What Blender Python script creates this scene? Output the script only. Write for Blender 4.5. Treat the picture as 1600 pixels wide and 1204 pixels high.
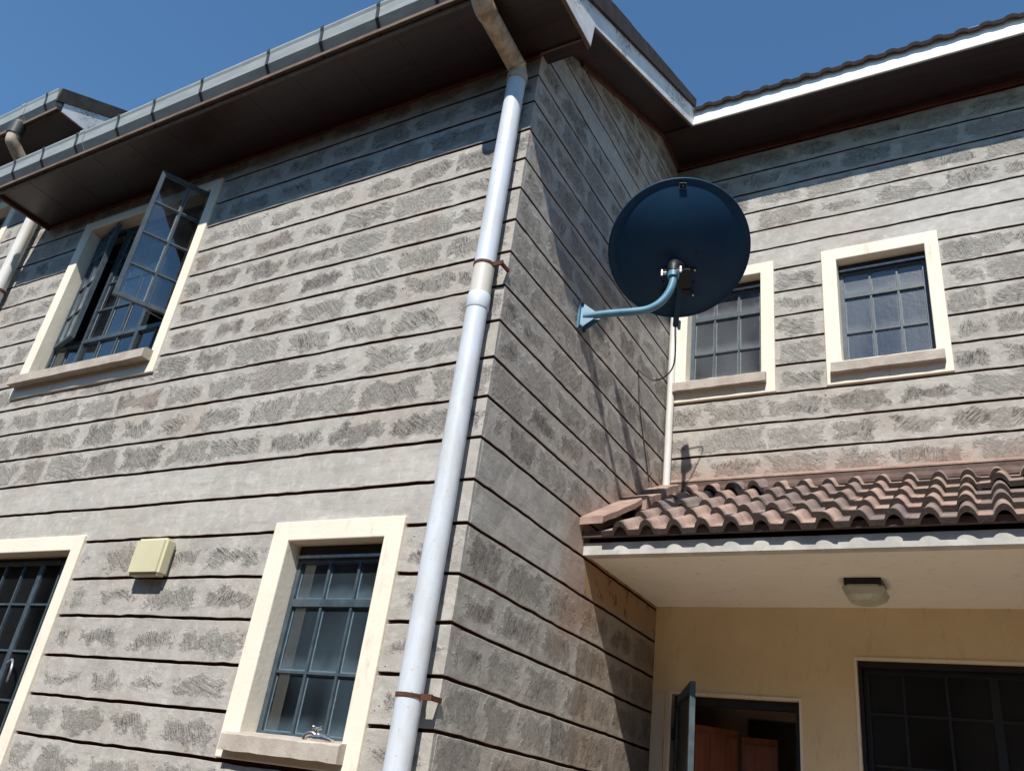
import bpy, bmesh, math, random
from mathutils import Vector, Matrix, noise
random.seed(11)
for o in list(bpy.data.objects): bpy.data.objects.remove(o)
SC = bpy.context.scene
S = 0.21          # one stone course in metres; coordinates below are in courses, z=0 is the lower floor band
GZ = -12.3        # ground level in courses
def W(x, y, z): return Vector((x*S, y*S, (z-GZ)*S))

# ------------------------------------------------------------------ camera
cd = bpy.data.cameras.new("camera"); cam = bpy.data.objects.new("camera", cd); SC.collection.objects.link(cam)
R = ((0.8676815, 0.4804549, 0.1276394), (-0.1216615, 0.4541807, -0.8825635), (-0.4820034, 0.7502553, 0.4525371))
m = Matrix.Identity(4)
for i in range(3):
    m[i][0] = R[0][i]; m[i][1] = -R[1][i]; m[i][2] = -R[2][i]
loc = W(9.495283, -13.844384, -5.184415)
for i in range(3): m[i][3] = loc[i]
cam.matrix_world = m
cd.sensor_width = 36; cd.lens = 36*1302.85/1600; cd.clip_end = 2000; cd.clip_start = .05
SC.camera = cam
# ------------------------------------------------------------------ sky and sun
TOSUN = Vector((.26, -1, 1.16)).normalized()
wd = bpy.data.worlds.new("World"); SC.world = wd; wd.use_nodes = True
nt = wd.node_tree; bg = nt.nodes['Background']
sky = nt.nodes.new('ShaderNodeTexSky'); sky.sky_type = 'NISHITA'; sky.sun_disc = False
sky.sun_elevation = math.asin(TOSUN.z); sky.sun_rotation = math.atan2(TOSUN.x, TOSUN.y)
sky.altitude = 300; sky.air_density = 1.15; sky.dust_density = .1; sky.ozone_density = 3.0
tn = nt.nodes.new('ShaderNodeMix'); tn.data_type = 'RGBA'; tn.blend_type = 'MULTIPLY'; tn.inputs[0].default_value = 1
tn.inputs[7].default_value = (.70, .97, 1.09, 1)      # the deeper, slightly greener blue of a highland sky
nt.links.new(sky.outputs[0], tn.inputs[6]); nt.links.new(tn.outputs[2], bg.inputs[0]); bg.inputs[1].default_value = .115
sl = bpy.data.lights.new("sun", 'SUN'); so = bpy.data.objects.new("sun", sl); SC.collection.objects.link(so)
sl.energy = 5.0; sl.angle = math.radians(.53); sl.color = (1, .955, .90)
so.rotation_euler = TOSUN.to_track_quat('Z', 'Y').to_euler(); so.location = (0, -20, 30)
SC.view_settings.view_transform = 'Standard'; SC.view_settings.look = 'None'
SC.view_settings.exposure = .32; SC.view_settings.gamma = 1; SC.view_settings.use_curve_mapping = False
SC.render.engine = 'CYCLES'

# ------------------------------------------------------------------ materials
class N:
    def __init__(s, name):
        s.m = bpy.data.materials.new(name); s.m.use_nodes = True; s.t = s.m.node_tree
        s.b = s.t.nodes['Principled BSDF']; s.out = s.t.nodes['Material Output']
    def n(s, kind, **kw):
        x = s.t.nodes.new(kind)
        for k, v in kw.items(): setattr(x, k, v)
        return x
    def l(s, a, b): s.t.links.new(a, b)
    def put(s, sock, v):
        if isinstance(v, bpy.types.NodeSocket): s.l(v, sock)
        elif v is not None:
            if isinstance(v, tuple) and len(v) == 3 and sock.type == 'RGBA': v = v+(1,)
            sock.default_value = v
    def math(s, op, a, b=None, c=None, clamp=False):
        x = s.n('ShaderNodeMath', operation=op, use_clamp=clamp)
        s.put(x.inputs[0], a)
        if b is not None: s.put(x.inputs[1], b)
        if c is not None: s.put(x.inputs[2], c)
        return x.outputs[0]
    def ss(s, v, lo, hi, a=0., b=1.):
        x = s.n('ShaderNodeMapRange', interpolation_type='SMOOTHSTEP')
        s.put(x.inputs[0], v); x.inputs[1].default_value = lo; x.inputs[2].default_value = hi
        x.inputs[3].default_value = a; x.inputs[4].default_value = b
        return x.outputs[0]
    def noise(s, vec, scale, detail=3, rough=.6, out=0, dist=0):
        x = s.n('ShaderNodeTexNoise'); s.l(vec, x.inputs['Vector']); x.inputs['Scale'].default_value = scale
        x.inputs['Detail'].default_value = detail; x.inputs['Roughness'].default_value = rough; x.inputs['Distortion'].default_value = dist
        return x.outputs[out]
    def mix(s, f, a, b, blend='MIX'):
        x = s.n('ShaderNodeMix', data_type='RGBA', blend_type=blend)
        s.put(x.inputs[0], f); s.put(x.inputs[6], a); s.put(x.inputs[7], b)
        return x.outputs[2]
    def pos(s): return s.n('ShaderNodeNewGeometry').outputs['Position']
    def rand(s): return s.n('ShaderNodeObjectInfo').outputs['Random']
    def scale(s, v, sc):
        x = s.n('ShaderNodeVectorMath', operation='MULTIPLY'); s.l(v, x.inputs[0]); x.inputs[1].default_value = sc
        return x.outputs[0]
    def vadd(s, a, b):
        x = s.n('ShaderNodeVectorMath', operation='ADD'); s.l(a, x.inputs[0]); s.put(x.inputs[1], b); return x.outputs[0]
    def comb(s, a, b, c):
        x = s.n('ShaderNodeCombineXYZ')
        for i, v in enumerate((a, b, c)): s.put(x.inputs[i], v)
        return x.outputs[0]
    def sep(s, v):
        x = s.n('ShaderNodeSeparateXYZ'); s.l(v, x.inputs[0]); return x.outputs
    def bump(s, h, strength=.5, dist=.005, nrm=None):
        x = s.n('ShaderNodeBump'); x.inputs['Strength'].default_value = strength; x.inputs['Distance'].default_value = dist
        s.l(h, x.inputs['Height'])
        if nrm is not None: s.l(nrm, x.inputs['Normal'])
        return x.outputs[0]
    def fin(s, col=None, rough=.8, bump=None, metal=0, spec=.5):
        s.put(s.b.inputs['Base Color'], col); s.put(s.b.inputs['Roughness'], rough)
        s.b.inputs['Metallic'].default_value = metal; s.b.inputs['Specular IOR Level'].default_value = spec
        if bump is not None: s.l(bump, s.b.inputs['Normal'])
        return s.m

def dust_mask(k, p):
    """red dust splashed on the walls just above the porch tiles and below the porch slab"""
    x, y, z = k.sep(p)
    n = k.noise(p, 9, 4, .7)
    h = k.math('SUBTRACT', z, k.math('MULTIPLY_ADD', y, .55, (1.75-GZ-.55*5.1)*S))      # height above the tile plane
    h = k.math('ADD', h, k.math('MULTIPLY_ADD', n, -.35, .175))
    a = k.math('MULTIPLY', k.ss(h, -.02, .24, 1, 0), k.ss(y, 3.9*S, 5.0*S))
    b = k.math('MULTIPLY', k.ss(h, -.75, -.55), 1.)
    return k.math('MULTIPLY', a, b)

def mat_stone(plain=False):
    k = N('dressed_stone_plaster' if plain else 'dressed_stone'); p = k.pos(); r = k.rand()
    big = k.noise(p, 2.6, 3, .6); st = k.noise(k.scale(p, (5, 5, 26)), 1.0, 5, .7, dist=.4); mid = k.noise(p, 15, 5, .72, dist=.5)
    pl = k.mix(k.ss(big, .3, .7), (.375, .354, .318), (.465, .443, .402))
    pl = k.mix(k.math('MULTIPLY', k.ss(st, .46, .72), .55), pl, (.27, .255, .228))
    pl = k.mix(k.math('MULTIPLY', k.ss(mid, .50, .70), .45), pl, (.30, .282, .25))
    pl = k.mix(k.math('MULTIPLY', k.ss(mid, .50, .34), .45), pl, (.58, .56, .515))
    wn = k.noise(k.vadd(p, (7.3, 1.1, 4.)), 1.7, 4, .65)
    pl = k.mix(k.math('MULTIPLY', k.ss(wn, .50, .68), .40), pl, (.39, .325, .268))
    x_, y_, z_ = k.sep(p)
    under = k.math('MULTIPLY', k.math('MULTIPLY', k.ss(y_, 5.72*S, 5.8*S), k.ss(z_, (1.14-GZ)*S, (1.09-GZ)*S)), k.ss(x_, .2*S, .1*S))   # browner side wall under the porch slab; ochre paint in the top band
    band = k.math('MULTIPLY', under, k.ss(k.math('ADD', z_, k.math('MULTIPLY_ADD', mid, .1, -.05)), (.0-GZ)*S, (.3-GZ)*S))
    if plain:
        h = k.math('MULTIPLY_ADD', st, .5, k.math('MULTIPLY', mid, .5))
        col = pl
        bmp = k.bump(h, .5, .008)
    else:
        pl = k.mix(1., pl, (.95, .945, .935), 'MULTIPLY')
        cell = k.n('ShaderNodeUVMap', uv_map='cell').outputs[0]; half = k.n('ShaderNodeUVMap', uv_map='half').outputs[0]
        cx, cy, _ = k.sep(cell); hx, hy, _ = k.sep(half)
        r2 = k.math('FRACT', k.math('MULTIPLY', r, 17.31)); r3 = k.math('FRACT', k.math('MULTIPLY', r, 91.7)); r4 = k.math('FRACT', k.math('MULTIPLY', r, 233.3))
        shift = k.comb(k.math('MULTIPLY', r, 37), k.math('MULTIPLY', r2, 21), 0)
        q = k.vadd(p, shift)
        dn = k.n('ShaderNodeTexNoise'); k.l(q, dn.inputs['Vector']); dn.inputs['Scale'].default_value = 7; dn.inputs['Detail'].default_value = 4; dn.inputs['Roughness'].default_value = .7
        d3 = k.sep(dn.outputs['Color'])
        ax = k.math('SUBTRACT', k.math('ABSOLUTE', k.math('ADD', cx, k.math('MULTIPLY_ADD', d3[0], 1.7, -.85))), hx)
        ay = k.math('SUBTRACT', k.math('ABSOLUTE', k.math('ADD', cy, k.math('MULTIPLY_ADD', d3[1], 1.0, -.50))), hy)
        d = k.math('SMOOTH_MAX', ax, ay, .15)
        low = k.math('MULTIPLY', k.ss(z_, (.3-GZ)*S, (-.3-GZ)*S), k.ss(y_, .06*S, .03*S))
        d = k.math('ADD', d, k.math('MULTIPLY_ADD', r2, .16, .02)); d = k.math('MULTIPLY_ADD', low, .10, d)
        m = k.ss(d, -.20, .01, 1, 0)
        stre = k.math('MULTIPLY_ADD', k.math('POWER', r3, 1.7), .70, .10)
        stre = k.math('MULTIPLY', stre, k.math('MULTIPLY_ADD', low, -.3, 1.))          # how much of the rough face shows through the slurry
        ms = k.math('MULTIPLY', m, stre)
        g = k.noise(q, 42, 6, .85); g2 = k.noise(q, 95, 3, .8); cl = k.noise(q, 9, 4, .7)
        dens = k.math('MULTIPLY_ADD', k.math('MULTIPLY', m, k.math('MULTIPLY_ADD', stre, .5, .5)), .22, g)
        dens = k.math('ADD', dens, k.math('MULTIPLY_ADD', cl, .45, -.225))
        dark = k.ss(dens, .66, .76)
        rot = k.n('ShaderNodeVectorRotate', rotation_type='Z_AXIS'); k.l(cell, rot.inputs['Vector'])
        k.l(k.math('MULTIPLY_ADD', r4, 2.2, .25), rot.inputs['Angle'])
        rv = k.vadd(rot.outputs[0], shift)
        stv = k.noise(k.scale(rv, (1.5, 11., 0)), 1., 2, .5, dist=.6)
        tool = k.ss(k.math('ABSOLUTE', k.math('SUBTRACT', stv, .5)),   .0, .045, 1, 0)
        tool = k.math('MULTIPLY', k.math('MULTIPLY', tool, m), k.math('MULTIPLY', k.ss(cl, .44, .56), k.ss(r2, .1, .5)))
        vo = k.n('ShaderNodeTexVoronoi', feature='F1'); k.l(q, vo.inputs['Vector']); vo.inputs['Scale'].default_value = 55
        pit = k.math('MULTIPLY', k.ss(vo.outputs['Distance'], .10, .28, 1, 0), k.ss(k.math('MULTIPLY_ADD', m, .12, k.noise(q, 20, 3, .7)), .60, .68))  # pits darkened in colour to stand in for self-shadow in the relief
        base = k.mix(k.ss(g2, .3, .7), (.180, .168, .150), (.325, .307, .277))
        base = k.mix(k.math('MULTIPLY', k.ss(r4, .62, .95), .55), base, (.33, .245, .19))
        col = k.mix(k.math('MULTIPLY', ms, .80), pl, base)
        col = k.mix(k.math('MULTIPLY', k.ss(k.noise(k.vadd(q, (3, 3, 3)), 26, 5, .8), .56, .66), k.math('MULTIPLY_ADD', m, .55, .15)), col, (.54, .515, .47))
        dk = k.math('MAXIMUM', k.math('MAXIMUM', k.math('MULTIPLY', tool, .78), k.math('MULTIPLY', pit, .75)), k.math('MULTIPLY', dark, k.math('MULTIPLY_ADD', stre, .40, .22)))
        col = k.mix(dk, col, (.066, .058, .049))
        h = k.math('MULTIPLY', k.math('SUBTRACT', g, .5), k.math('MULTIPLY_ADD', m, 1.3, .2))
        h = k.math('SUBTRACT', h, k.math('MULTIPLY', dk, .35))
        h = k.math('MULTIPLY_ADD', mid, .35, h)
        h = k.math('MULTIPLY_ADD', k.math('MULTIPLY', stv, m), .7, h)
        bmp = k.bump(h, 1.0, .013)
    dm = dust_mask(k, p)
    col = k.mix(k.math('MULTIPLY', dm, .65), col, (.36, .225, .16))
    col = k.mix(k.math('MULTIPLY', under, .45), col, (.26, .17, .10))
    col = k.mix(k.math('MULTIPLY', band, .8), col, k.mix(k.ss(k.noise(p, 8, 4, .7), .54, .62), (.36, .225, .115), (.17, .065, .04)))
    return k.fin(col, .92, bmp, spec=.2)

def mat_simple(name, c1, c2, scale=8, rough=.8, bs=.2, bd=.003, spec=.4, metal=0, spots=None, stretch=(1, 1, 1), spotlo=.62):
    k = N(name); p = k.scale(k.pos(), stretch)
    n = k.noise(p, scale, 5, .65)
    col = k.mix(k.ss(n, .3, .7), c1, c2)
    if spots: col = k.mix(k.ss(k.noise(k.vadd(p, (3, 8, 1)), scale*3.1, 5, .75), spotlo, spotlo+.07), col, spots)
    h = k.noise(p, scale*7, 4, .7)
    return k.fin(col, rough, k.bump(h, bs, bd) if bs else None, metal, spec)

def mat_peel():
    k = N('peeling_white_paint'); p = k.pos()
    n = k.noise(p, 7, 6, .72, dist=1.4); v = k.noise(k.vadd(p, (4, 4, 4)), 3, 3)
    cr = k.math('ABSOLUTE', k.math('SUBTRACT', n, .5)); crack = k.ss(cr, .004, .022, 1, 0)
    crack = k.math('MULTIPLY', crack, k.ss(v, .44, .6))
    patch = k.math('MULTIPLY', k.ss(k.noise(p, 16, 6, .8), .60, .64), k.ss(v, .4, .55))
    col = k.mix(k.ss(k.noise(p, 5, 3), .3, .7), (.62, .61, .60), (.78, .77, .75))
    col = k.mix(k.math('MAXIMUM', crack, patch), col, (.10, .08, .065))
    return k.fin(col, .6, k.bump(k.math('SUBTRACT', 1., k.math('MAXIMUM', crack, patch)), .5, .002), spec=.3)

def mat_pipe(name, c, stain, amt):
    k = N(name); p = k.pos()
    n = k.noise(k.scale(p, (9, 9, 2.5)), 1.3, 5, .7)
    col = k.mix(k.math('MULTIPLY', k.ss(n, .4, .68), amt), c, stain)
    col = k.mix(k.math('MULTIPLY', k.ss(k.noise(p, 60, 3, .7), .66, .72), .6), col, (.18, .13, .1))
    return k.fin(col, .42, k.bump(n, .05, .002), spec=.4)

def mat_glass(name, fmul=1.6, tint=(.45, .50, .52), refl=.10, dirt_haze=.12, rough=.02, dcol=(.30, .34, .37), bump=0, speck=.3, edge=True, drips=0):
    k = N(name); p = k.pos(); t = k.t
    tr = k.n('ShaderNodeBsdfTransparent'); tr.inputs[0].default_value = tint+(1,)
    gl = k.n('ShaderNodeBsdfGlossy'); gl.inputs['Roughness'].default_value = rough; gl.inputs[0].default_value = (1, 1, 1, 1)
    df = k.n('ShaderNodeBsdfDiffuse'); df.inputs[0].default_value = dcol+(1,)
    lw = k.n('ShaderNodeFresnel'); lw.inputs[0].default_value = 1.5
    if bump:
        b = k.bump(k.noise(p, 30, 2), bump, .01); k.l(b, gl.inputs['Normal'])
    else:
        b = k.bump(k.noise(p, 3.5, 1), .06, .02); k.l(b, gl.inputs['Normal'])
    f = k.math('MULTIPLY_ADD', lw.outputs[0], fmul, refl, clamp=True)
    s1 = k.n('ShaderNodeMixShader'); k.l(f, s1.inputs[0]); k.l(tr.outputs[0], s1.inputs[1]); k.l(gl.outputs[0], s1.inputs[2])
    sp = k.math('MULTIPLY', k.ss(k.noise(p, 150, 3, .8), .60, .68), speck)
    cl = k.math('MULTIPLY', k.ss(k.noise(k.scale(p, (1, 1, .45)), 2.6, 2, .45), .25, .75), dirt_haze)
    dd = k.math('ADD', sp, cl)
    if edge:
        cell = k.n('ShaderNodeUVMap', uv_map='cell').outputs[0]; half = k.n('ShaderNodeUVMap', uv_map='half').outputs[0]
        cx, cy, _ = k.sep(cell); hx, hy, _ = k.sep(half)
        e = k.math('MAXIMUM', k.math('SUBTRACT', k.math('ABSOLUTE', cx), hx), k.math('SUBTRACT', k.math('ABSOLUTE', cy), hy))
        e = k.math('ADD', e, k.math('MULTIPLY_ADD', k.noise(p, 40, 3), .04, -.02))
        dd = k.math('ADD', dd, k.math('MULTIPLY', k.ss(e, -.045, -.02), .75))
        low = k.math('SUBTRACT', k.math('MULTIPLY', cy, -1.), hy)
        dd = k.math('ADD', dd, k.math('MULTIPLY', k.ss(k.math('ADD', low, k.math('MULTIPLY_ADD', k.noise(p, 9, 2), .35, -.2)), -.45, .05), dirt_haze*1.2))
    dd = k.math('MINIMUM', dd, .97)
    s2 = k.n('ShaderNodeMixShader'); k.l(dd, s2.inputs[0]); k.l(s1.outputs[0], s2.inputs[1]); k.l(df.outputs[0], s2.inputs[2])
    k.l(s2.outputs[0], k.out.inputs[0]); t.nodes.remove(k.b)
    return k.m

def mat_tile(name='clay_tile', base1=(.27, .20, .172), base2=(.41, .32, .275)):
    k = N(name); p = k.pos(); r = k.rand()
    cell = k.n('ShaderNodeUVMap', uv_map='cell').outputs[0]; cx, cy, _ = k.sep(cell)      # cy: 0 at the lower nose, 1 at the top
    n = k.noise(p, 11, 5, .7)
    col = k.mix(k.ss(n, .3, .7), base1, base2)
    tint = k.mix(r, (.58, .60, .64), (1.2, 1.08, 1.0)); col = k.mix(1., col, tint, 'MULTIPLY')
    lich = k.math('MULTIPLY', k.ss(k.math('ADD', cy, k.math('MULTIPLY_ADD', n, .6, -.30)), -.02, .14, 1, 0), .8)
    col = k.mix(lich, col, (.115, .09, .08))
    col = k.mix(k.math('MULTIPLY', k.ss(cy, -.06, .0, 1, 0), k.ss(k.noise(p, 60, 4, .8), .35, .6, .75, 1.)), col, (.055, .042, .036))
    col = k.mix(k.math('MULTIPLY', k.ss(k.noise(p, 26, 5, .8), .58, .68), .6), col, (.11, .085, .08))
    col = k.mix(k.ss(k.noise(p, 120, 3, .8), .68, .73), col, (.5, .42, .36))
    return k.fin(col, .93, k.bump(k.noise(p, 90, 5, .8), .9, .006), spec=.2)

def mat_paint_wall(name, c1, c2):
    k = N(name); p = k.pos()
    n = k.noise(p, 3, 5, .65); col = k.mix(k.ss(n, .3, .7), c1, c2)
    col = k.mix(k.math('MULTIPLY', k.ss(k.noise(k.scale(p, (14, 14, 3)), 1.2, 5, .75), .55, .75), .35), col, (.25, .19, .13))
    col = k.mix(k.ss(k.noise(p, 55, 3, .7), .72, .76), col, (.15, .12, .09))
    return k.fin(col, .72, k.bump(k.math('ADD', k.noise(p, 35, 4), k.math('MULTIPLY', n, 2.)), .35, .004), spec=.3)

def mat_soffit():
    k = N('soffit_board'); p = k.pos()
    st = k.noise(k.scale(p, (1.2, 30, 30)), 1., 5, .65)
    big = k.noise(p, 1.6, 4)
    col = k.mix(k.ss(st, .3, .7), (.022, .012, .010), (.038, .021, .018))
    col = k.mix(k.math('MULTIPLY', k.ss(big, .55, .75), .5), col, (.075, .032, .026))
    return k.fin(col, .38, k.bump(st, .15, .002), spec=.45)

def mat_rust():
    return mat_simple('rusty_steel', (.06, .025, .016), (.14, .055, .028), 30, .85, .5, .002, .3)

def mat_dish():
    k = N('dark_blue_dish_paint'); p = k.pos()
    n = k.noise(p, 3.2, 4, .6)
    col = k.mix(k.ss(n, .35, .7), (.008, .040, .092), (.011, .052, .10))
    col = k.mix(k.math('MULTIPLY', k.ss(k.noise(p, 90, 3, .8), .64, .72), .25), col, (.05, .08, .1))
    return k.fin(col, .5, k.bump(k.noise(p, 240, 2), .1, .001), spec=.22)

M = dict(
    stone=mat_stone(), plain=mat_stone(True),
    joint=mat_simple('dark_red_joint', (.085, .034, .022), (.13, .055, .038), 20, .95, .3, .003, .1),
    trim=mat_paint_wall('cream_trim_paint', (.76, .68, .55), (.81, .735, .60)),
    cream=mat_paint_wall('ochre_cream_wall', (.68, .53, .32), (.74, .59, .37)),
    ceil=mat_paint_wall('porch_ceiling_paint', (.77, .72, .64), (.80, .755, .68)),
    sill=mat_simple('concrete_sill', (.36, .31, .26), (.47, .42, .36), 9, .9, .5, .004, .2, spots=(.13, .10, .08)),
    white=mat_peel(),
    whitef=mat_simple('white_fascia_paint', (.78, .78, .78), (.84, .84, .84), 6, .5, .1, .002, .3, spots=(.45, .43, .40), spotlo=.72),
    beam=mat_simple('weathered_white_beam', (.36, .355, .325), (.52, .50, .455), 7, .8, .3, .003, .2, spots=(.36, .38, .38), spotlo=.58),
    brown=mat_simple('brown_timber_edge', (.11, .075, .055), (.19, .135, .10), 12, .75, .3, .002, .3, stretch=(1, 4, 4)),
    oppwall=mat_simple('brown_stone_far', (.10, .065, .045), (.16, .11, .08), 1, .95, .2, .01, .1),
    jamb=mat_paint_wall('pale_jamb_strip', (.58, .49, .35), (.64, .55, .41)),
    shadetimber=mat_simple('gap_shade_timber', (.02, .014, .011), (.035, .025, .02), 10, .8, .2, .002, .2),
    maroon=mat_simple('dark_maroon_flashing', (.085, .058, .05), (.14, .10, .085), 8, .9, .4, .004, .1),
    redtrim=mat_simple('red_brown_timber_trim', (.075, .026, .018), (.125, .045, .030), 10, .6, .2, .002, .3),
    soffit=mat_soffit(),
    gutter=mat_simple('grey_gutter_plastic', (.27, .295, .285), (.35, .375, .36), 5, .5, .1, .002, .4, spots=(.13, .14, .13), stretch=(1, 1, 4), spotlo=.66),
    clip=mat_simple('dark_gutter_clip', (.035, .04, .042), (.06, .065, .066), 20, .5, .1, .002),
    pipe=mat_pipe('white_downpipe', (.60, .65, .70), (.50, .50, .47), .6),
    pipeold=mat_pipe('yellowed_downpipe', (.52, .43, .31), (.27, .16, .085), .9),
    pipecream=mat_pipe('cream_pipe_collar', (.60, .57, .50), (.45, .28, .15), .5),
    waste=mat_pipe('white_waste_pipe', (.66, .65, .60), (.5, .47, .42), .5),
    rust=mat_rust(),
    steel=mat_simple('blue_grey_steel_paint', (.035, .052, .062), (.065, .09, .105), 14, .5, .15, .002, .5, spots=(.25, .28, .29), spotlo=.70),
    steeldark=mat_simple('black_steel_paint', (.006, .0065, .007), (.012, .0125, .0135), 14, .45, .15, .002, .5),
    glass=mat_glass('window_glass', refl=.04, dirt_haze=.04, speck=.04, tint=(.62, .66, .67)),
    glassdim=mat_glass('dusty_sky_tinted_glass', tint=(.30, .40, .45), refl=.07, dirt_haze=.34, speck=.30, dcol=(.13, .19, .23)),  # dusty panes; the blue-teal film colour paints in reflected sky
    glasspale=mat_glass('pale_reflection_glass', tint=(.40, .44, .45), refl=.10, dirt_haze=.45, speck=.15, dcol=(.34, .37, .36)),  # pale reflection painted into the film colour of the left casement
    obscure=mat_glass('speckled_obscure_glass', tint=(.20, .24, .27), refl=.05, dirt_haze=.34, rough=.22, bump=.12, speck=.5, dcol=(.22, .24, .262)),
    darkglass=mat_glass('porch_window_glass', fmul=.9, tint=(.5, .5, .5), refl=.03, dirt_haze=.03, speck=.02, edge=False),
    room=mat_simple('interior_plaster', (.30, .23, .17), (.34, .27, .20), 4, .9, 0),
    wood=mat_simple('varnished_red_door', (.17, .055, .026), (.26, .088, .038), 4, .4, .1, .002, .5, stretch=(9, 9, 1)),
    tile=mat_tile(), dtile=mat_tile('dark_roof_tile', (.055, .05, .046), (.085, .075, .065)),
    mortar=mat_simple('pink_mortar', (.27, .185, .15), (.38, .27, .215), 9, .95, .7, .008, .1, spots=(.24, .15, .11)),
    verge=mat_simple('dark_verge_tile', (.035, .031, .029), (.06, .052, .047), 8, .85, .4, .003, .2),
    dish=mat_dish(),
    pole=mat_simple('sky_blue_pole_paint', (.075, .20, .29), (.115, .255, .345), 12, .4, .15, .002, .5, spots=(.05, .09, .12), spotlo=.70),
    bracket=mat_simple('galvanised_steel', (.35, .36, .37), (.5, .51, .52), 30, .4, .1, .001, .5, metal=.7),
    blackplastic=mat_simple('black_plastic', (.010, .011, .013), (.018, .02, .022), 20, .5, .1, .001, .4),
    sticker=mat_simple('grey_sticker', (.10, .12, .14), (.14, .16, .18), 20, .5, 0),
    box=mat_simple('yellowed_white_plastic', (.55, .51, .33), (.60, .56, .37), 6, .5, .08, .002, .4, spots=(.42, .40, .25), spotlo=.7),
    chrome=mat_simple('chrome', (.60, .56, .50), (.82, .80, .76), 40, .32, .1, .001, .5, metal=1),
    diffuser=mat_simple('milky_lamp_glass', (.40, .41, .33), (.46, .47, .39), 12, .35, .05, .001, .5),
    yard=mat_simple('pale_bounce_paving', (.48, .40, .31), (.56, .47, .37), 2, .95, .4, .01, .1),
    ground=mat_simple('red_earth_ground', (.085, .055, .034), (.135, .088, .055), 2, .95, .4, .01, .1),
    cable=mat_simple('grey_cable', (.05, .045, .04), (.08, .07, .06), 20, .6, 0),
    leaf=mat_simple('shrub_leaf', (.035, .07, .02), (.07, .12, .035), 9, .4, 0, spec=.5),
)

# ------------------------------------------------------------------ object helpers
def thing(name, label, cat, loc=(0, 0, GZ), group=None):
    o = bpy.data.objects.new(name, None); SC.collection.objects.link(o); o.location = W(*loc)
    o['label'] = label; o['category'] = cat; o.empty_display_size = .2
    if group: o['group'] = group
    return o
def origin(o):
    v = Vector((0, 0, 0))
    while o is not None: v += o.location; o = o.parent
    return v
def link(name, bm, mat, parent=None, label=None, smooth=False, at=None, kind=None):
    """mesh given in course coordinates -> object in metres"""
    base = origin(parent)
    own = (W(*at)-base) if at else Vector((0, 0, 0))
    for v in bm.verts: v.co = W(*v.co)-base-own
    me = bpy.data.meshes.new(name); bm.to_mesh(me); bm.free()
    for mm in (mat if isinstance(mat, (list, tuple)) else [mat]): me.materials.append(mm)
    if smooth:
        for f in me.polygons: f.use_smooth = True
    o = bpy.data.objects.new(name, me); SC.collection.objects.link(o); o.parent = parent; o.location = own
    if label: o['label'] = label
    if kind: o['kind'] = kind
    return o
def add_box(bm, x0, x1, y0, y1, z0, z1, bev=0):
    vs = [bm.verts.new(c) for c in ((x0, y0, z0), (x1, y0, z0), (x1, y1, z0), (x0, y1, z0), (x0, y0, z1), (x1, y0, z1), (x1, y1, z1), (x0, y1, z1))]
    fs = [bm.faces.new([vs[i] for i in f]) for f in ((0, 3, 2, 1), (4, 5, 6, 7), (0, 1, 5, 4), (1, 2, 6, 5), (2, 3, 7, 6), (3, 0, 4, 7))]
    if bev:
        es = set(e for f in fs for e in f.edges)
        bmesh.ops.bevel(bm, geom=list(es), offset=bev, segments=1, affect='EDGES', clamp_overlap=True)
def box(name, x0, x1, y0, y1, z0, z1, mat, parent=None, label=None, bev=0):
    bm = bmesh.new(); add_box(bm, x0, x1, y0, y1, z0, z1, bev); return link(name, bm, mat, parent, label)
def add_bar(bm, a, b, w, h, up=(0, 0, 1)):
    a = Vector(a); b = Vector(b); d = (b-a).normalized(); u = Vector(up); s = d.cross(u)
    if s.length < 1e-4: s = d.cross(Vector((0, 1, 0)))
    s.normalize(); u = s.cross(d).normalized()
    c = [(-1, -1), (1, -1), (1, 1), (-1, 1)]
    A = [bm.verts.new(a+s*w/2*i+u*h/2*j) for i, j in c]; B = [bm.verts.new(b+s*w/2*i+u*h/2*j) for i, j in c]
    bm.faces.new(A[::-1]); bm.faces.new(B)
    for i in range(4): bm.faces.new((A[i], A[(i+1) % 4], B[(i+1) % 4], B[i]))
def bar(name, a, b, w, h, mat, parent, up=(0, 0, 1), label=None):
    bm = bmesh.new(); add_bar(bm, a, b, w, h, up); bmesh.ops.recalc_face_normals(bm, faces=bm.faces[:]); return link(name, bm, mat, parent, label)
def add_tube(bm, pts, r, seg=14, caps=True):
    pts = [Vector(q) for q in pts]; rs = r if isinstance(r, (list, tuple)) else [r]*len(pts)
    prev = None; rings = []
    for i, q in enumerate(pts):
        d = ((pts[i+1] if i+1 < len(pts) else q)-(pts[i-1] if i else q)).normalized()
        if prev is None:
            s = d.cross(Vector((0, 0, 1)));
            if s.length < .05: s = d.cross(Vector((0, 1, 0)))
            s.normalize()
        else: s = (prev-d*prev.dot(d)).normalized()
        prev = s; u = d.cross(s)
        rings.append([bm.verts.new(q+(s*math.cos(2*math.pi*j/seg)+u*math.sin(2*math.pi*j/seg))*rs[i]) for j in range(seg)])
    for A, B in zip(rings, rings[1:]):
        for j in range(seg): bm.faces.new((A[j], A[(j+1) % seg], B[(j+1) % seg], B[j]))
    if caps: bm.faces.new(rings[0][::-1]); bm.faces.new(rings[-1])
    bmesh.ops.recalc_face_normals(bm, faces=bm.faces[:])
def tube(name, pts, r, mat, parent, seg=14, label=None, smooth=True):
    bm = bmesh.new(); add_tube(bm, pts, r, seg)
    o = link(name, bm, mat, parent, label)
    for f in o.data.polygons: f.use_smooth = True
    o.data.set_sharp_from_angle(angle=math.radians(42))
    return o
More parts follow.
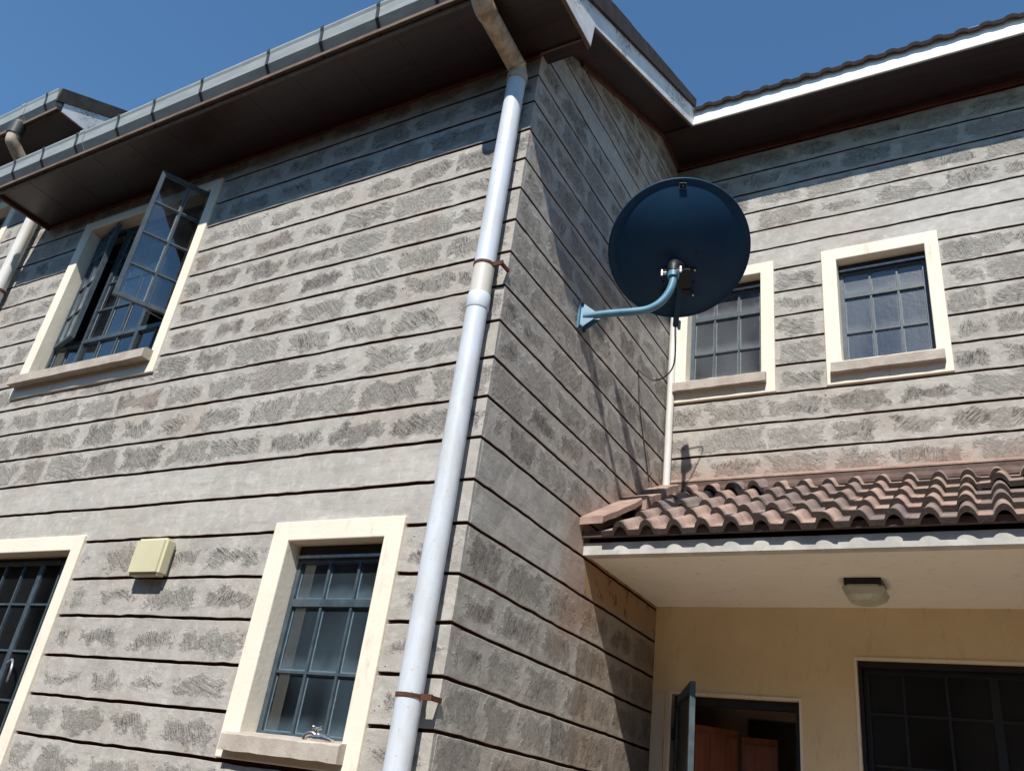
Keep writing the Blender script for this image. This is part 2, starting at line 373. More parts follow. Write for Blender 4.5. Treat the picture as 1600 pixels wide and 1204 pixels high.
def smooth_path(pts, n=6):
    pts = [Vector(q) for q in pts]; out = []
    P = [pts[0]*2-pts[1]]+pts+[pts[-1]*2-pts[-2]]
    for i in range(1, len(P)-2):
        for j in range(n):
            t = j/n; a, b, c, d = P[i-1], P[i], P[i+1], P[i+2]
            out.append(.5*((2*b)+(c-a)*t+(2*a-5*b+4*c-d)*t*t+(3*b-a-3*c+d)*t**3))
    out.append(pts[-1]); return out
def add_prism(bm, poly, fn, t0, t1):
    """poly: list of 2D; fn(a,b,t)->xyz"""
    A = [bm.verts.new(fn(a, b, t0)) for a, b in poly]; B = [bm.verts.new(fn(a, b, t1)) for a, b in poly]
    bm.faces.new(A[::-1]); bm.faces.new(B); n = len(poly)
    for i in range(n): bm.faces.new((A[i], A[(i+1) % n], B[(i+1) % n], B[i]))
    bmesh.ops.recalc_face_normals(bm, faces=bm.faces[:])
def prism(name, poly, fn, t0, t1, mat, parent, label=None):
    bm = bmesh.new(); add_prism(bm, poly, fn, t0, t1); return link(name, bm, mat, parent, label)
FX = lambda a, b, t: (t, a, b)     # profile in y,z extruded along x
def holed(name, x0, x1, z0, z1, holes, y0, y1, mat, parent, label=None, swap=False):
    """slab in the plane y (or x when swap) with rectangular openings"""
    xs = sorted(set([x0, x1]+[min(max(h[i], x0), x1) for h in holes for i in (0, 1)]))
    zs = sorted(set([z0, z1]+[min(max(h[i], z0), z1) for h in holes for i in (2, 3)]))
    solid = {}
    for i in range(len(xs)-1):
        for j in range(len(zs)-1):
            cx = (xs[i]+xs[i+1])/2; cz = (zs[j]+zs[j+1])/2
            solid[i, j] = not any(h[0] < cx < h[1] and h[2] < cz < h[3] for h in holes)
    bm = bmesh.new(); cache = {}
    def V(x, y, z):
        c = (y, x, z) if swap else (x, y, z)
        if c not in cache: cache[c] = bm.verts.new(c)
        return cache[c]
    for (i, j), s in solid.items():
        if not s: continue
        a, b, c, d = xs[i], xs[i+1], zs[j], zs[j+1]
        bm.faces.new((V(a, y0, c), V(b, y0, c), V(b, y0, d), V(a, y0, d)))
        bm.faces.new((V(a, y1, c), V(a, y1, d), V(b, y1, d), V(b, y1, c)))
        for di, dj, q in ((-1, 0, ((a, c), (a, d))), (1, 0, ((b, c), (b, d))), (0, -1, ((a, c), (b, c))), (0, 1, ((a, d), (b, d)))):
            if not solid.get((i+di, j+dj), False):
                (e, f), (g, h) = q
                bm.faces.new((V(e, y0, f), V(g, y0, h), V(g, y1, h), V(e, y1, f)))
    bmesh.ops.recalc_face_normals(bm, faces=bm.faces[:])
    return link(name, bm, mat, parent, label)

# ------------------------------------------------------------------ stone courses
ZA = {-5: -4.98, -4: -4.028, -3: -3.053, -2: -2.032, -1: -1.035, 0: .02, 1: .995, 2: 1.991, 3: 2.989, 4: 3.993, 5: 5.001, 6: 5.992, 7: 6.983,
      8: 7.974, 9: 8.998, 10: 9.991, 11: 11.025, 12: 12.058, 13: 13.029, 14: 14.035, 15: 14.938, 16: 15.864, 17: 16.819, 18: 17.803, 19: 18.8, 20: 19.8}
for k_ in (-6, -7, -8, -9, -10, -11, -12): ZA[k_] = ZA[k_+1]-1
ZC = {4: 4.08, 5: 5.07, 6: 6.069, 7: 7.07, 8: 8.103, 9: 9.131, 10: 10.134, 11: 11.093, 12: 12.083, 13: 13.057, 14: 14.035, 15: 14.938, 16: 15.864, 17: 16.819, 18: 17.803, 19: 18.8, 20: 19.8}
GAP = .074
def joint_z(k, s, Z): return Z[k]+.022*noise.noise(Vector((s*.45, k*7.3, 2.)))+.016*noise.noise(Vector((s*2.9, k*3.3, 5.)))
def stone(name, k, s0, s1, Z, place, mat, parent, cap=None, endl=0, endr=0, kind=None, bm=None):
    """one dressed stone of course k between s0 and s1; place(s, depth, z) -> xyz (depth positive into the wall)"""
    own = bm is None
    if own: bm = bmesh.new()
    uvc = bm.loops.layers.uv.get('cell') or bm.loops.layers.uv.new('cell'); uvh = bm.loops.layers.uv.get('half') or bm.loops.layers.uv.new('half')
    n = max(2, int(round((s1-s0)/.30))); rows = []
    hx, hy = (s1-s0)/2, .47
    for i in range(n+1):
        s = s0+(s1-s0)*i/n
        zb = joint_z(k, s, Z)+GAP*.5+.014*noise.noise(Vector((s*2.1, k*5.3, 8.))); zt = joint_z(k+1, s, Z)-GAP*.5
        if cap: zt = min(zt, cap(s)); zb = min(zb, zt-.01)
        col = []
        for f, dep in ((0, .10), (0., .008), (.012, -.002), (.5, 0), (.988, -.002), (1., .008), (1, .10)):
            z = zb+(zt-zb)*f
            dd = dep-(.016*noise.noise(Vector((s*1.1, z*1.3, k*3.1)))+.010*noise.noise(Vector((s*4.1, z*4.3, k*3.1))) if 0 < f < 1 else 0)
            col.append((bm.verts.new(place(s, dd, z)), (s-(s0+s1)/2, z-(zb+zt)/2)))
        rows.append(col)
    def face(q):
        f = bm.faces.new([v for v, _ in q])
        for lp, (_, c) in zip(f.loops, q): lp[uvc].uv = c; lp[uvh].uv = (hx, hy)
        return f
    for a, b in zip(rows, rows[1:]):
        for j in range(6):
            face((a[j], b[j], b[j+1], a[j+1])).material_index = 1 if j in (0, 5) else 0
    face(rows[0]); face(rows[-1][::-1])
    if own:
        bmesh.ops.recalc_face_normals(bm, faces=bm.faces[:])
        return link(name, bm, (mat, M['joint']), parent, kind=kind)
def intervals(a, b, blocks):
    segs = [(a, b)]
    for c, d in blocks:
        out = []
        for e, f in segs:
            if d <= e or c >= f: out.append((e, f)); continue
            if c > e: out.append((e, c))
            if d < f: out.append((d, f))
        segs = out
    return [q for q in segs if q[1]-q[0] > .05]
def courses(ks, Z, srange, holes, place, parent, plain=(), stuff=lambda k, s: False, cap=None, lens=(1.55, 2.2), seed=1):
    rnd = random.Random(seed); cnt = 0
    rest = bmesh.new(); nr = 0
    for k in ks:
        a, b = srange(k)
        zc0, zc1 = Z[k], Z[k+1]
        # holes may cover only a part of the course height: then the stones above / below are trimmed by the trim itself
        bl = [h['o'][:2] for h in holes if h['i'][2] < zc1 and h['i'][3] > zc0]
        for e, f in intervals(a, b, bl):
            if k in plain:
                stone('plaster_band', k, e, f, Z, place, M['plain'], parent, cap); continue
            s = e; first = True
            while s < f-1e-6:
                L = rnd.uniform(*lens)
                if first: L *= rnd.uniform(.45, 1); first = False
                t = s+L
                if f-t < .75: t = f
                if cap and cap(t) < zc0+.1 and cap(s) < zc0+.1: s = t; continue
                if stuff(k, (s+t)/2): stone('', k, s, t, Z, place, None, None, cap, bm=rest); nr += 1
                else: stone('stone', k, s, t, Z, place, M['stone'], parent, cap); cnt += 1
                s = t
    if nr:
        bmesh.ops.recalc_face_normals(rest, faces=rest.faces[:]); link('distant_stonework', rest, (M['stone'], M['joint']), parent, kind='stuff')
    else: rest.free()
    return cnt

# ------------------------------------------------------------------ setting
bm = bmesh.new(); add_box(bm, -600, 600, -600, 600, GZ-1, GZ); g = link('ground', bm, M['ground']); g['kind'] = 'structure'
bm = bmesh.new(); add_box(bm, 1.5, 17, -4, 10.9, GZ+.02, GZ+.3); g = link('added_bounce_paving', bm, M['yard']); g['kind'] = 'structure'  # unseen pale paving, added to bounce sunlight up to the porch ceiling

D = 11.048
house = thing('stone_house', 'grey stone house with cream window trims, deep dark eaves and tiled porch roof', 'house', (-8, 0, GZ))
neigh = thing('neighbouring_house', 'higher grey stone house adjoining at the far left edge with its own gutter', 'house', (-30, 0, GZ))

# window data: outer trim x0,x1,z0,z1 ; opening
WA_UP = dict(o=(-20.2, -12.50, 5.42, 13.2), i=(-19.68, -12.93, 6.18, 12.78))
WA_LO = dict(o=(-5.43, -1.585, -4.93, .24), i=(-4.89, -2.07, -4.43, -.23))
WA_LL = dict(o=(-20.2, -12.77, -9.0, .21), i=(-19.7, -13.22, -8.4, -.23))
WC_R = dict(o=(5.39, 9.02, 8.145, 13.42), i=(5.875, 8.60, 8.99, 12.96))
WC_L = dict(o=(.14, 3.77, 8.15, 13.43), i=(.68, 3.31, 8.97, 13.0))
DOOR = (.62, 4.25, GZ, -1.46); BIGW = (5.79, 13.6, -9.5, -.3)
NW = dict(o=(-36, -26.9, 9., 16.75), i=(-35.5, -27.35, 9.6, 16.3))

# ---- walls (backing slab in the dark joint colour, stones as pieces in front)
SOFF_A = 13.85
cap_b = lambda y: 14.85+.49*y if y > .35 else 13.9
grow = lambda i: (i[0]-.2, i[1]+.2, i[2]-.2, i[3]+.2)
fw = holed('front_wall', -23.0, -.11, GZ, 14.2, [grow(w['i']) for w in (WA_UP, WA_LO, WA_LL)], .1, .95, M['joint'], house, 'front wall of coursed grey stone facing the viewer')
bm = bmesh.new()
P = [(.96, GZ), (D+.9, GZ), (D+.9, 19.9), (8.9, 19.4), (.96, 15.4)]
add_prism(bm, P, FX, -.95, -.1); sw = link('side_wall', bm, M['joint'], house, 'return wall of dressed stone running back to the porch')
rw = holed('rear_wall', -.1, 17, 1.3, 20.2, [grow(w['i']) for w in (WC_R, WC_L)], D+.1, D+.95, M['joint'], house, 'recessed upper wall above the porch roof')
# left gable wall and back walls keep the rooms dark
box('gable_wall', -23.0, -22.2, .96, 20, GZ, 15.2, M['plain'], house)
box('back_wall', -22.2, 17, 24, 24.8, GZ, 20, M['plain'], house)
box('right_wall', 16.2, 17, D+.96, 24, GZ, 20, M['plain'], house)

box('sky_screen_wing', 17.05, 40, -1.5, 24, GZ, 15, M['plain'], house, 'unseen wing added past the right edge to screen off sky light')  # unseen block, added to cut sky light on the side wall
placeA = lambda s, d, z: (s, d, z); placeB = lambda s, d, z: (-d, s, z); placeC = lambda s, d, z: (s, D+d, z)
HA = [WA_UP, WA_LO, WA_LL]
nA = courses(range(-7, 14), ZA, lambda k: (-22.9, -.0), HA, placeA, fw, plain=(0, 1), cap=lambda s: 13.95,
             stuff=lambda k, s: (k < -5) or (s < -16 and k < 5 and k < 2), seed=3)
nB = courses(range(-6, 20), ZA, lambda k: (.101, D-.0), [], placeB, sw, plain=(0, 1, 14), cap=lambda s: min(cap_b(s), 19.3),
             stuff=lambda k, s: k < -5 or k > 14 or (k > 10 and s > 8.5), seed=5, lens=(1.5, 2.1))
nC = courses(range(4, 19), ZC, lambda k: (.0, 13.4 if k > 4 else 13.4), [WC_R, WC_L], placeC, rw, plain=(13, 14), cap=lambda s: 19.15,
             stuff=lambda k, s: s > 12.2, seed=8, lens=(1.6, 2.3))
print('stones', nA, nB, nC)
box('wall_base', -22.9, 0, 0, .1, GZ, ZA[-7], M['plain'], fw); box('wall_base', -.1, 0, .1, D, GZ, ZA[-6], M['plain'], sw)

# ---- neighbouring house wall
nwall = holed('front_wall', -48, -23.02, GZ, 18.6, [grow(NW['i'])], .1, .95, M['joint'], neigh)
box('gable_wall', -23.9, -22.62, .96, 22, 13.0, 19.0, M['plain'], neigh)
box('gable_wall', -23.0, -22.62, 0.0, .96, 15.2, 19.0, M['plain'], neigh)
box('gable_wall', -47.9, -23.02, 10, 10.8, GZ, 18.6, M['plain'], neigh)
courses(range(8, 18), ZA, lambda k: (-30, -22.92), [NW], placeA, nwall, cap=lambda s: 17.75, seed=12)

# ------------------------------------------------------------------ windows
def pane(x0, x1, z0, z1, y, mat, parent, place=None):
    bm = bmesh.new(); uvc = bm.loops.layers.uv.new('cell'); uvh = bm.loops.layers.uv.new('half')
    pl = place or (lambda s, d, z: (s, y+d, z))
    hx, hy = (x1-x0)/2, (z1-z0)/2
    c = ((x0, z0), (x1, z0), (x1, z1), (x0, z1))
    A = [bm.verts.new(pl(a, 0, b)) for a, b in c]; B = [bm.verts.new(pl(a, .02, b)) for a, b in c]
    def F(vs, cs):
        f = bm.faces.new(vs)
        for lp, q in zip(f.loops, cs): lp[uvc].uv = q; lp[uvh].uv = (hx, hy)
    cc = [(-hx, -hy), (hx, -hy), (hx, hy), (-hx, hy)]
    F(A, cc); F(B[::-1], cc[::-1])
    for i in range(4): F((A[i], B[i], B[(i+1) % 4], A[(i+1) % 4]), [(0, 0)]*4)
    return link('pane', bm, mat, parent)
def trim(w, y, label, parent, proud=.085, depth=.97):
    o = w['o']; i = w['i']
    t_ = holed('window', o[0], o[1], o[2], o[3], [i], y-proud, y+depth, M['trim'], parent, label)
    b_ = t_.modifiers.new('bevel', 'BEVEL'); b_.width = .006; b_.segments = 2; b_.limit_method = 'ANGLE'
    return t_
def sill(w, y, x0, x1, z0, z1, proj, parent):
    bm = bmesh.new(); uv = None
    n = 14; prof = [(y-proj, z0), (y+.5, z0+.02), (y+.5, z1+.1), (y-proj+.05, z1), (y-proj, z1-.04)]
    rings = []
    for i in range(n+1):
        x = x0+(x1-x0)*i/n
        rings.append([bm.verts.new((x+(.02*noise.noise(Vector((x*3, q[0], 1.))) if i in (0, n) else 0), q[0]+.018*noise.noise(Vector((x*2.1, j, 3.))), q[1]+.022*noise.noise(Vector((x*2.7, j*3., 9.))))) for j, q in enumerate(prof)])
    for a, b in zip(rings, rings[1:]):
        for j in range(5): bm.faces.new((a[j], a[(j+1) % 5], b[(j+1) % 5], b[j]))
    bm.faces.new(rings[0]); bm.faces.new(rings[-1][::-1]); bmesh.ops.recalc_face_normals(bm, faces=bm.faces[:])
    return link('sill', bm, M['sill'], parent)
def ladder(xs, zs, y, parent, gmat, thickx=(), thickz=(), fm=None, place=None, skip=()):
    """glazing: frame round the outside, bars between, a pane in every cell"""
    fm = fm or M['steel']; w = .055
    pl = place or (lambda s, d, z: (s, y+d, z))
    def rect(name, x0, x1, z0, z1, d0, d1):
        bm = bmesh.new(); add_box(bm, x0, x1, d0, d1, z0, z1)
        for v in bm.verts: v.co = Vector(pl(v.co.x, v.co.y, v.co.z))
        bmesh.ops.recalc_face_normals(bm, faces=bm.faces[:]); link(name, bm, fm, parent)
    x0, x1, z0, z1 = xs[0], xs[-1], zs[0], zs[-1]; fw_ = .13
    bm = bmesh.new()
    add_box(bm, x0, x0+fw_, -.06, .10, z0, z1); add_box(bm, x1-fw_, x1, -.06, .10, z0, z1)
    add_box(bm, x0+fw_, x1-fw_, -.058, .098, z0, z0+fw_); add_box(bm, x0+fw_, x1-fw_, -.058, .098, z1-fw_, z1)
    for v in bm.verts: v.co = Vector(pl(v.co.x, v.co.y, v.co.z))
    bmesh.ops.recalc_face_normals(bm, faces=bm.faces[:]); link('steel_frame', bm, fm, parent)
    for i, x in enumerate(xs[1:-1], 1):
        t = .10 if i in thickx else .033; rect('mullion' if i in thickx else 'glazing_bar', x-t, x+t, z0+fw_, z1-fw_, -.05, .09)
    for j, zz in enumerate(zs[1:-1], 1):
        t = .085 if j in thickz else .028; rect('transom' if j in thickz else 'glazing_bar', x0+fw_, x1-fw_, zz-t, zz+t, -.066 if j in thickz else -.043, .094)
    for i in range(len(xs)-1):
        for j in range(len(zs)-1):
            if (i, j) in skip: continue
            a = xs[i]+(fw_ if i == 0 else (.1 if i in thickx else .033)); b = xs[i+1]-(fw_ if i == len(xs)-2 else (.1 if i+1 in thickx else .033))
            c = zs[j]+(fw_ if j == 0 else (.085 if j in thickz else .028)); d = zs[j+1]-(fw_ if j == len(zs)-2 else (.085 if j+1 in thickz else .028))
            pane(a, b, c, d, y+.015, gmat, parent, None if place is None else (lambda s, dd, z: pl(s, dd+.015, z)))
YG = .46
# lower centre window
w = trim(WA_LO, 0, 'tall window with cream trim beside the white downpipe, silver tap on its sill', house)
sill(WA_LO, 0, -5.17, -1.93, -4.78, -4.43, .30, w)
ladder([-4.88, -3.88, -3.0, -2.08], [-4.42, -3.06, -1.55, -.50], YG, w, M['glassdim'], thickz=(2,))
box('vent_hood', -4.85, -2.1, YG-.10, YG+.12, -.49, -.24, M['steeldark'], w); box('vent_rail', -4.87, -2.09, YG-.16, YG-.104, -.53, -.47, M['bracket'], w)
# lower left window
w = trim(WA_LL, 0, 'large window cut by the left edge of the photo, rusty latch inside', house)
ladder([-19.7, -18.7, -17.8, -16.92, -15.98, -15.07, -14.12, -13.23], [-8.35, -6.9, -5.55, -4.22, -2.93, -1.63, -.35], YG, w, M['darkglass'], thickx=(2, 5))
bm = bmesh.new(); add_tube(bm, smooth_path([(-14.9, YG-.1, -3.3), (-14.5, YG-.22, -3.2), (-14.25, YG-.3, -3.45), (-14.3, YG-.25, -3.8)], 4), .035, 8); link('latch', bm, M['bracket'], w, smooth=True)
sill(WA_LL, 0, -20.0, -13.0, -8.75, -8.4, .3, w)
# upper left window with open casements
w = trim(WA_UP, 0, 'wide upper window with two steel casements swung open', house)
sill(WA_UP, 0, -20.05, -12.78, 5.83, 6.18, .42, w)
x0, x1 = -19.66, -12.95
fm = M['steel']
bm = bmesh.new()
add_box(bm, x0, x0+.12, YG-.06, YG+.1, 6.2, 12.76); add_box(bm, x1-.12, x1, YG-.06, YG+.1, 6.2, 12.76)
add_box(bm, x0+.12, x1-.12, YG-.058, YG+.098, 6.2, 6.33); add_box(bm, x0+.12, x1-.12, YG-.058, YG+.098, 12.64, 12.76)
link('steel_frame', bm, fm, w)
box('transom', x0+.12, x1-.12, YG-.09, YG+.1, 7.58, 7.74, fm, w)
for xm in (-17.9, -14.88): box('mullion', xm-.09, xm+.09, YG-.085, YG+.097, 6.33, 7.58, fm, w); box('mullion', xm-.09, xm+.09, YG-.085, YG+.097, 7.74, 12.64, fm, w)
xb = [x0+.12, -18.78, -17.9, -16.9, -15.93, -14.88, -13.92, x1-.12]
for x in (-18.78, -16.9, -15.93, -13.92): box('glazing_bar', x-.033, x+.033, YG-.045, YG+.08, 6.33, 7.58, fm, w)
for a, b in zip(xb, xb[1:]): pane(a+.04, b-.04, 6.34, 7.57, YG+.02, M['glass'], w)
zr = [7.74, 8.98, 10.2, 11.42, 12.64]
for x in (-16.9, -15.93): box('glazing_bar', x-.033, x+.033, YG-.045, YG+.08, 7.74, 12.64, fm, w)
for zz in zr[1:-1]: box('glazing_bar', -17.81, -14.97, YG-.04, YG+.075, zz-.028, zz+.028, fm, w)
for a, b in zip([-17.85, -16.9, -15.93], [-16.9, -15.93, -14.92]):
    for c, d in zip(zr, zr[1:]): pane(a+.04, b-.04, c+.03, d-.03, YG+.02, M['glass'], w)
def casement(hx, hy, ang, width, z0, z1, parent, sgn, gm):
    dx, dy = math.cos(ang)*sgn, -math.sin(ang)
    nx, ny = -dy, dx
    pl = lambda s, d, z: (hx+dx*s+nx*d, hy+dy*s+ny*d, z)
    zs = [z0+(z1-z0)*i/4 for i in range(5)]
    ladder([0, width*.5, width], zs, 0, parent, gm, place=pl)
casement(-13.08, .36, math.radians(65), 1.96, 7.72, 12.78, w, -1, M['glass'])
casement(-19.53, .38, math.radians(15), 1.72, 7.62, 12.62, w, 1, M['glasspale'])
tube('stay', [(-13.6, YG-.05, 7.78), (-13.55, -.45, 7.70)], .03, M['bracket'], w, 8)
tube('stay', [(-17.95, YG-.02, 11.2), (-18.1, .08, 11.0), (-18.0, .0, 10.7)], .05, M['steeldark'], w, 8)
# rear wall windows
w = trim(WC_R, D, 'right-hand upper window with frosted panes on the recessed wall', house)
sill(WC_R, D, 5.56, 8.84, 8.5, 8.86, .32, w)
ladder([5.88, 6.84, 7.68, 8.58], [8.9, 10.27, 11.72, 12.72], D+YG, w, M['obscure'], thickz=(2,))
box('vent_hood', 5.9, 8.56, D+YG-.12, D+YG+.1, 12.725, 12.95, M['steeldark'], w); box('vent_rail', 5.9, 8.57, D+YG-.18, D+YG-.124, 12.68, 12.74, M['bracket'], w)
w = trim(WC_L, D, 'upper window half hidden behind the satellite dish', house)
sill(WC_L, D, .3, 3.5, 8.5, 8.86, .32, w)
ladder([.69, 1.55, 2.42, 3.30], [8.9, 10.25, 11.72, 12.74], D+YG, w, M['obscure'], thickz=(2,))
box('vent_hood', .7, 3.29, D+YG-.12, D+YG+.1, 12.745, 12.98, M['steeldark'], w); box('vent_rail', .7, 3.29, D+YG-.18, D+YG-.124, 12.70, 12.76, M['bracket'], w)
# neighbour window
w = trim(NW, 0, 'window under the eave of the neighbouring house', neigh)
ladder([-35.5, -34.1, -32.8, -31.5, -30.2, -28.8, -27.36], [9.6, 11.2, 12.9, 14.6, 16.25], YG, w, M['darkglass'], thickx=(2, 4))

# rooms behind the openings
def room(x0, x1, y0, y1, z0, z1, parent, mat=None):
    bm = bmesh.new(); add_box(bm, x0, x1, y0, y1, z0, z1)
    f = [q for q in bm.faces if abs(q.calc_center_median().y-y0) < 1e-4]; bmesh.ops.delete(bm, geom=f, context='FACES_ONLY')
    link('room', bm, mat or M['room'], parent)
room(-22.1, -1.0, .96, 9, 2.2, 13.6, house); room(-22.1, -10, .96, 9, -11.5, 1.8, house); room(-9.8, -1.0, .96, 9, -11.5, 1.8, house)
room(.1, 4.7, D+.96, 20, 3.2, 18.6, house); room(4.9, 15.9, D+.96, 20, 3.2, 18.6, house)
room(-40, -24, .96, 9, 4, 17, neigh)

# ------------------------------------------------------------------ porch: wall, ceiling, beam, tiles, door, lamp
porch = holed('porch_wall', .0, 17, GZ, 1.1, [DOOR, BIGW], D, D+.95, M['cream'], house, 'smooth ochre cream wall under the porch')
canopy = box('porch_canopy', .0, 16, 5.85, D, 1.1, 1.3, M['ceil'], house, 'tiled porch roof over the door')
bm = bmesh.new(); n = 40
for i in range(n): pass
prism('fascia_beam', [(5.52, 1.04), (5.85, 1.04), (5.85, 1.40), (5.52, 1.36)], FX, .004, 16, M['beam'], canopy)
prism('roof_deck', [(5.86, 1.68), (5.86, 1.41), (D, 4.42), (D, 4.62)], FX, .004, 16, M['shadetimber'], canopy)  # near-black colour paints the shade of the open eave gap onto the deck
box('eave_filler', .02, 16, 5.36, 5.47, 1.47, 1.63, M['maroon'], canopy)
# tiles
TW, TL, TH = 1.43, 1.62, .11
SLP = math.atan(.57); cs, sn = math.cos(SLP), math.sin(SLP)
def prof(t):   # t along width in courses, period .715
    u = (t % .715)/.715
    if u < .46: return 0
    v = (u-.46)/.54
    return .235*math.sin(math.pi*v)**.6
def tile_mesh(name, k_=1., TH=.13):
    bm = bmesh.new(); uvc = bm.loops.layers.uv.new('cell')
    NX = 44; cols = []
    for i in range(NX+1):
        t = (TW+.10)*i/NX; h = prof(t+.0)*k_
        cols.append([(t, 0, h+TH), (t, TL, h+TH*.9), (t, TL, h), (t, 0, h-.01)])
    vv = [[bm.verts.new(q) for q in c] for c in cols]
    uvq = [(0, 0), (0, 1), (0, 1), (0, 0)]
    def F(vs, us):
        f = bm.faces.new(vs)
        for lp, u in zip(f.loops, us): lp[uvc].uv = u
        return f
    for a, b in zip(vv, vv[1:]):
        f = F((a[0], b[0], b[1], a[1]), [(0, 0), (0, 0), (0, 1), (0, 1)]); f.smooth = True
        F((a[1], b[1], b[2], a[2]), [(0, 1)]*4)
        F((a[2], b[2], b[3], a[3]), [(0, 1), (0, 1), (0, 0), (0, 0)])
        F((a[3], b[3], b[0], a[0]), [(0, -.12)]*4)
    F(vv[0], uvq); F(vv[-1][::-1], uvq[::-1])
    bmesh.ops.recalc_face_normals(bm, faces=bm.faces[:])
    for v in bm.verts: v.co *= S
    me = bpy.data.meshes.new(name); bm.to_mesh(me); bm.free(); return me
tm = tile_mesh('tile'); tm.materials.append(M['tile'])
tm2 = tile_mesh('roof_tile', .32, .10); tm2.materials.append(M['dtile'])
def put_tile(me, x, y, z, parent, slope, tilt, yaw=0, roll=0, name='tile'):
    o = bpy.data.objects.new(name, me); SC.collection.objects.link(o); o.parent = parent
    o.location = W(x, y, z)-origin(parent); o.rotation_euler = (slope-tilt, roll, yaw); return o
GA = 1.42; rt = random.Random(4)
for r_ in range(5):
    for c_ in range(9):
        x = .62+c_*TW+(.0 if r_ % 2 == 0 else .0)
        dl = r_*GA+rt.uniform(-.03, .03)*(.35 if r_ == 0 else 1)
        y = 5.28+dl*cs; z = 1.46+dl*sn
        wild = r_ > 0 and ((r_ >= 2 and c_ < 2) or rt.random() < .16)
        o = put_tile(tm, x+rt.uniform(-.02, .02), y, z, canopy, SLP, (.13/GA)*.95, rt.uniform(-.012, .012)+(rt.uniform(-.09, .09) if wild else 0), rt.uniform(-.01, .01))
        if wild: o.location.z += rt.uniform(0, .015)
def rough_block(name, x0, x1, ya, yb, za, zb, h, parent, mat, seed):
    """sloping mortar block, its top from (ya, za) to (yb, zb)"""
    bm = bmesh.new(); n = 6; rs = []
    for i in range(n+1):
        f = i/n; y = ya+(yb-ya)*f; z = za+(zb-za)*f; q = []
        for a, b in ((x0, -h), (x1, -h), (x1, -.03), (x1-.04, 0), (x0, 0)):
            q.append(bm.verts.new((a+.02*noise.noise(Vector((y*3, a, seed))), y, z+b+.055*noise.noise(Vector((y*2.5, a*4, seed+5))))))
        rs.append(q)
    for a, b in zip(rs, rs[1:]):
        for j in range(5): bm.faces.new((a[j], a[(j+1) % 5], b[(j+1) % 5], b[j]))
    bm.faces.new(rs[0]); bm.faces.new(rs[-1][::-1]); bmesh.ops.recalc_face_normals(bm, faces=bm.faces[:])
    link(name, bm, mat, parent)
rough_block('mortar_fillet', .005, .66, 5.14, 7.75, 1.96, 3.42, .2, canopy, M['mortar'], 1)
rough_block('mortar_fillet', .005, .80, 7.76, 8.9, 3.5, 3.98, .42, canopy, M['mortar'], 2)
rough_block('mortar_fillet', .005, .62, 9.3, 10.9, 4.30, 5.1, .4, canopy, M['mortar'], 3)
bm = bmesh.new(); rs = []
for i in range(61):
    x = .01+i*.22; a = .03*noise.noise(Vector((x*1.5, 0, 0)))
    rs.append([bm.verts.new((x, y_, z_)) for y_, z_ in ((D-.30+a, 4.70), (D-.004, 4.70), (D-.004, 5.27+a*.6), (D-.045, 5.25+a*.6), (D-.06, 5.02+a), (D-.30+a, 4.80+a))])
for a, b in zip(rs, rs[1:]):
    for j in range(6): bm.faces.new((a[j], a[(j+1) % 6], b[(j+1) % 6], b[j]))
bm.faces.new(rs[0]); bm.faces.new(rs[-1][::-1]); bmesh.ops.recalc_face_normals(bm, faces=bm.faces[:])
link('wall_flashing', bm, M['maroon'], canopy)
rough_block('mortar_line', .01, 14, D-.075, D-.004, 5.24, 5.31, .05, canopy, M['mortar'], 7)
# raised plaster edge round door and big window
def edge_band(o, wd, parent, y):
    x0, x1, z0, z1 = o
    holed('plaster_edge', x0-wd, x1+wd, z0-wd, z1+wd, [(x0, x1, z0-wd-1, z1)], y-.03, y-.002, M['trim'], parent)
edge_band((DOOR[0], DOOR[1], GZ+.2, DOOR[3]), .07, porch, D)
edge_band(BIGW, .07, porch, D)
holed('jamb_band', .03, .42, GZ, -1.47, [], D-.05, D-.002, M['jamb'], porch)  # paler strip beside the door, slightly lighter than the cream wall
# door frame, steel leaf, room
door = holed('door', DOOR[0]+.02, DOOR[1]-.02, GZ+.02, DOOR[3]-.02, [(DOOR[0]+.18, DOOR[1]-.16, GZ, DOOR[3]-.24)], D+.25, D+.5, M['steeldark'], house, 'open front door in a dark steel frame')
h = Vector((.74, D+.2, 0)); tip = Vector((2.22, 8.1, 0)); dv = (tip-h).normalized(); nv = Vector((-dv.y, dv.x, 0)); Lw = (tip-h).length
def leafbox(bm, s0, s1, d0, d1, z0, z1):
    t = bmesh.new(); add_box(t, s0, s1, d0, d1, z0, z1)
    mp = {}
    for v in t.verts: q = h+dv*v.co.x+nv*v.co.y; mp[v] = bm.verts.new((q.x, q.y, v.co.z))
    for f in t.faces: bm.faces.new([mp[v] for v in f.verts])
    t.free()
bm = bmesh.new(); zt = DOOR[3]-.10
leafbox(bm, 0, .22, -.07, .07, GZ+.3, zt); leafbox(bm, Lw-.22, Lw, -.07, .07, GZ+.3, zt)
leafbox(bm, .22, Lw-.22, -.068, .068, zt-.22, zt)
for zz in (-4.2, -7.2, GZ+.4): leafbox(bm, .22, Lw-.22, -.05, .05, zz-.1, zz+.1)
bmesh.ops.recalc_face_normals(bm, faces=bm.faces[:]); link('security_leaf', bm, M['steel'], door, 'blue-grey steel outer leaf swung towards the viewer')
bm = bmesh.new(); leafbox(bm, .22, Lw-.22, .0, .03, GZ+.5, zt-.22); bmesh.ops.recalc_face_normals(bm, faces=bm.faces[:]); link('leaf_sheet', bm, M['steeldark'], door)
for zz in (-2.4, -6.5): box('hinge', .50, .70, D+.02, D+.24, zz-.3, zz, M['steeldark'], door)
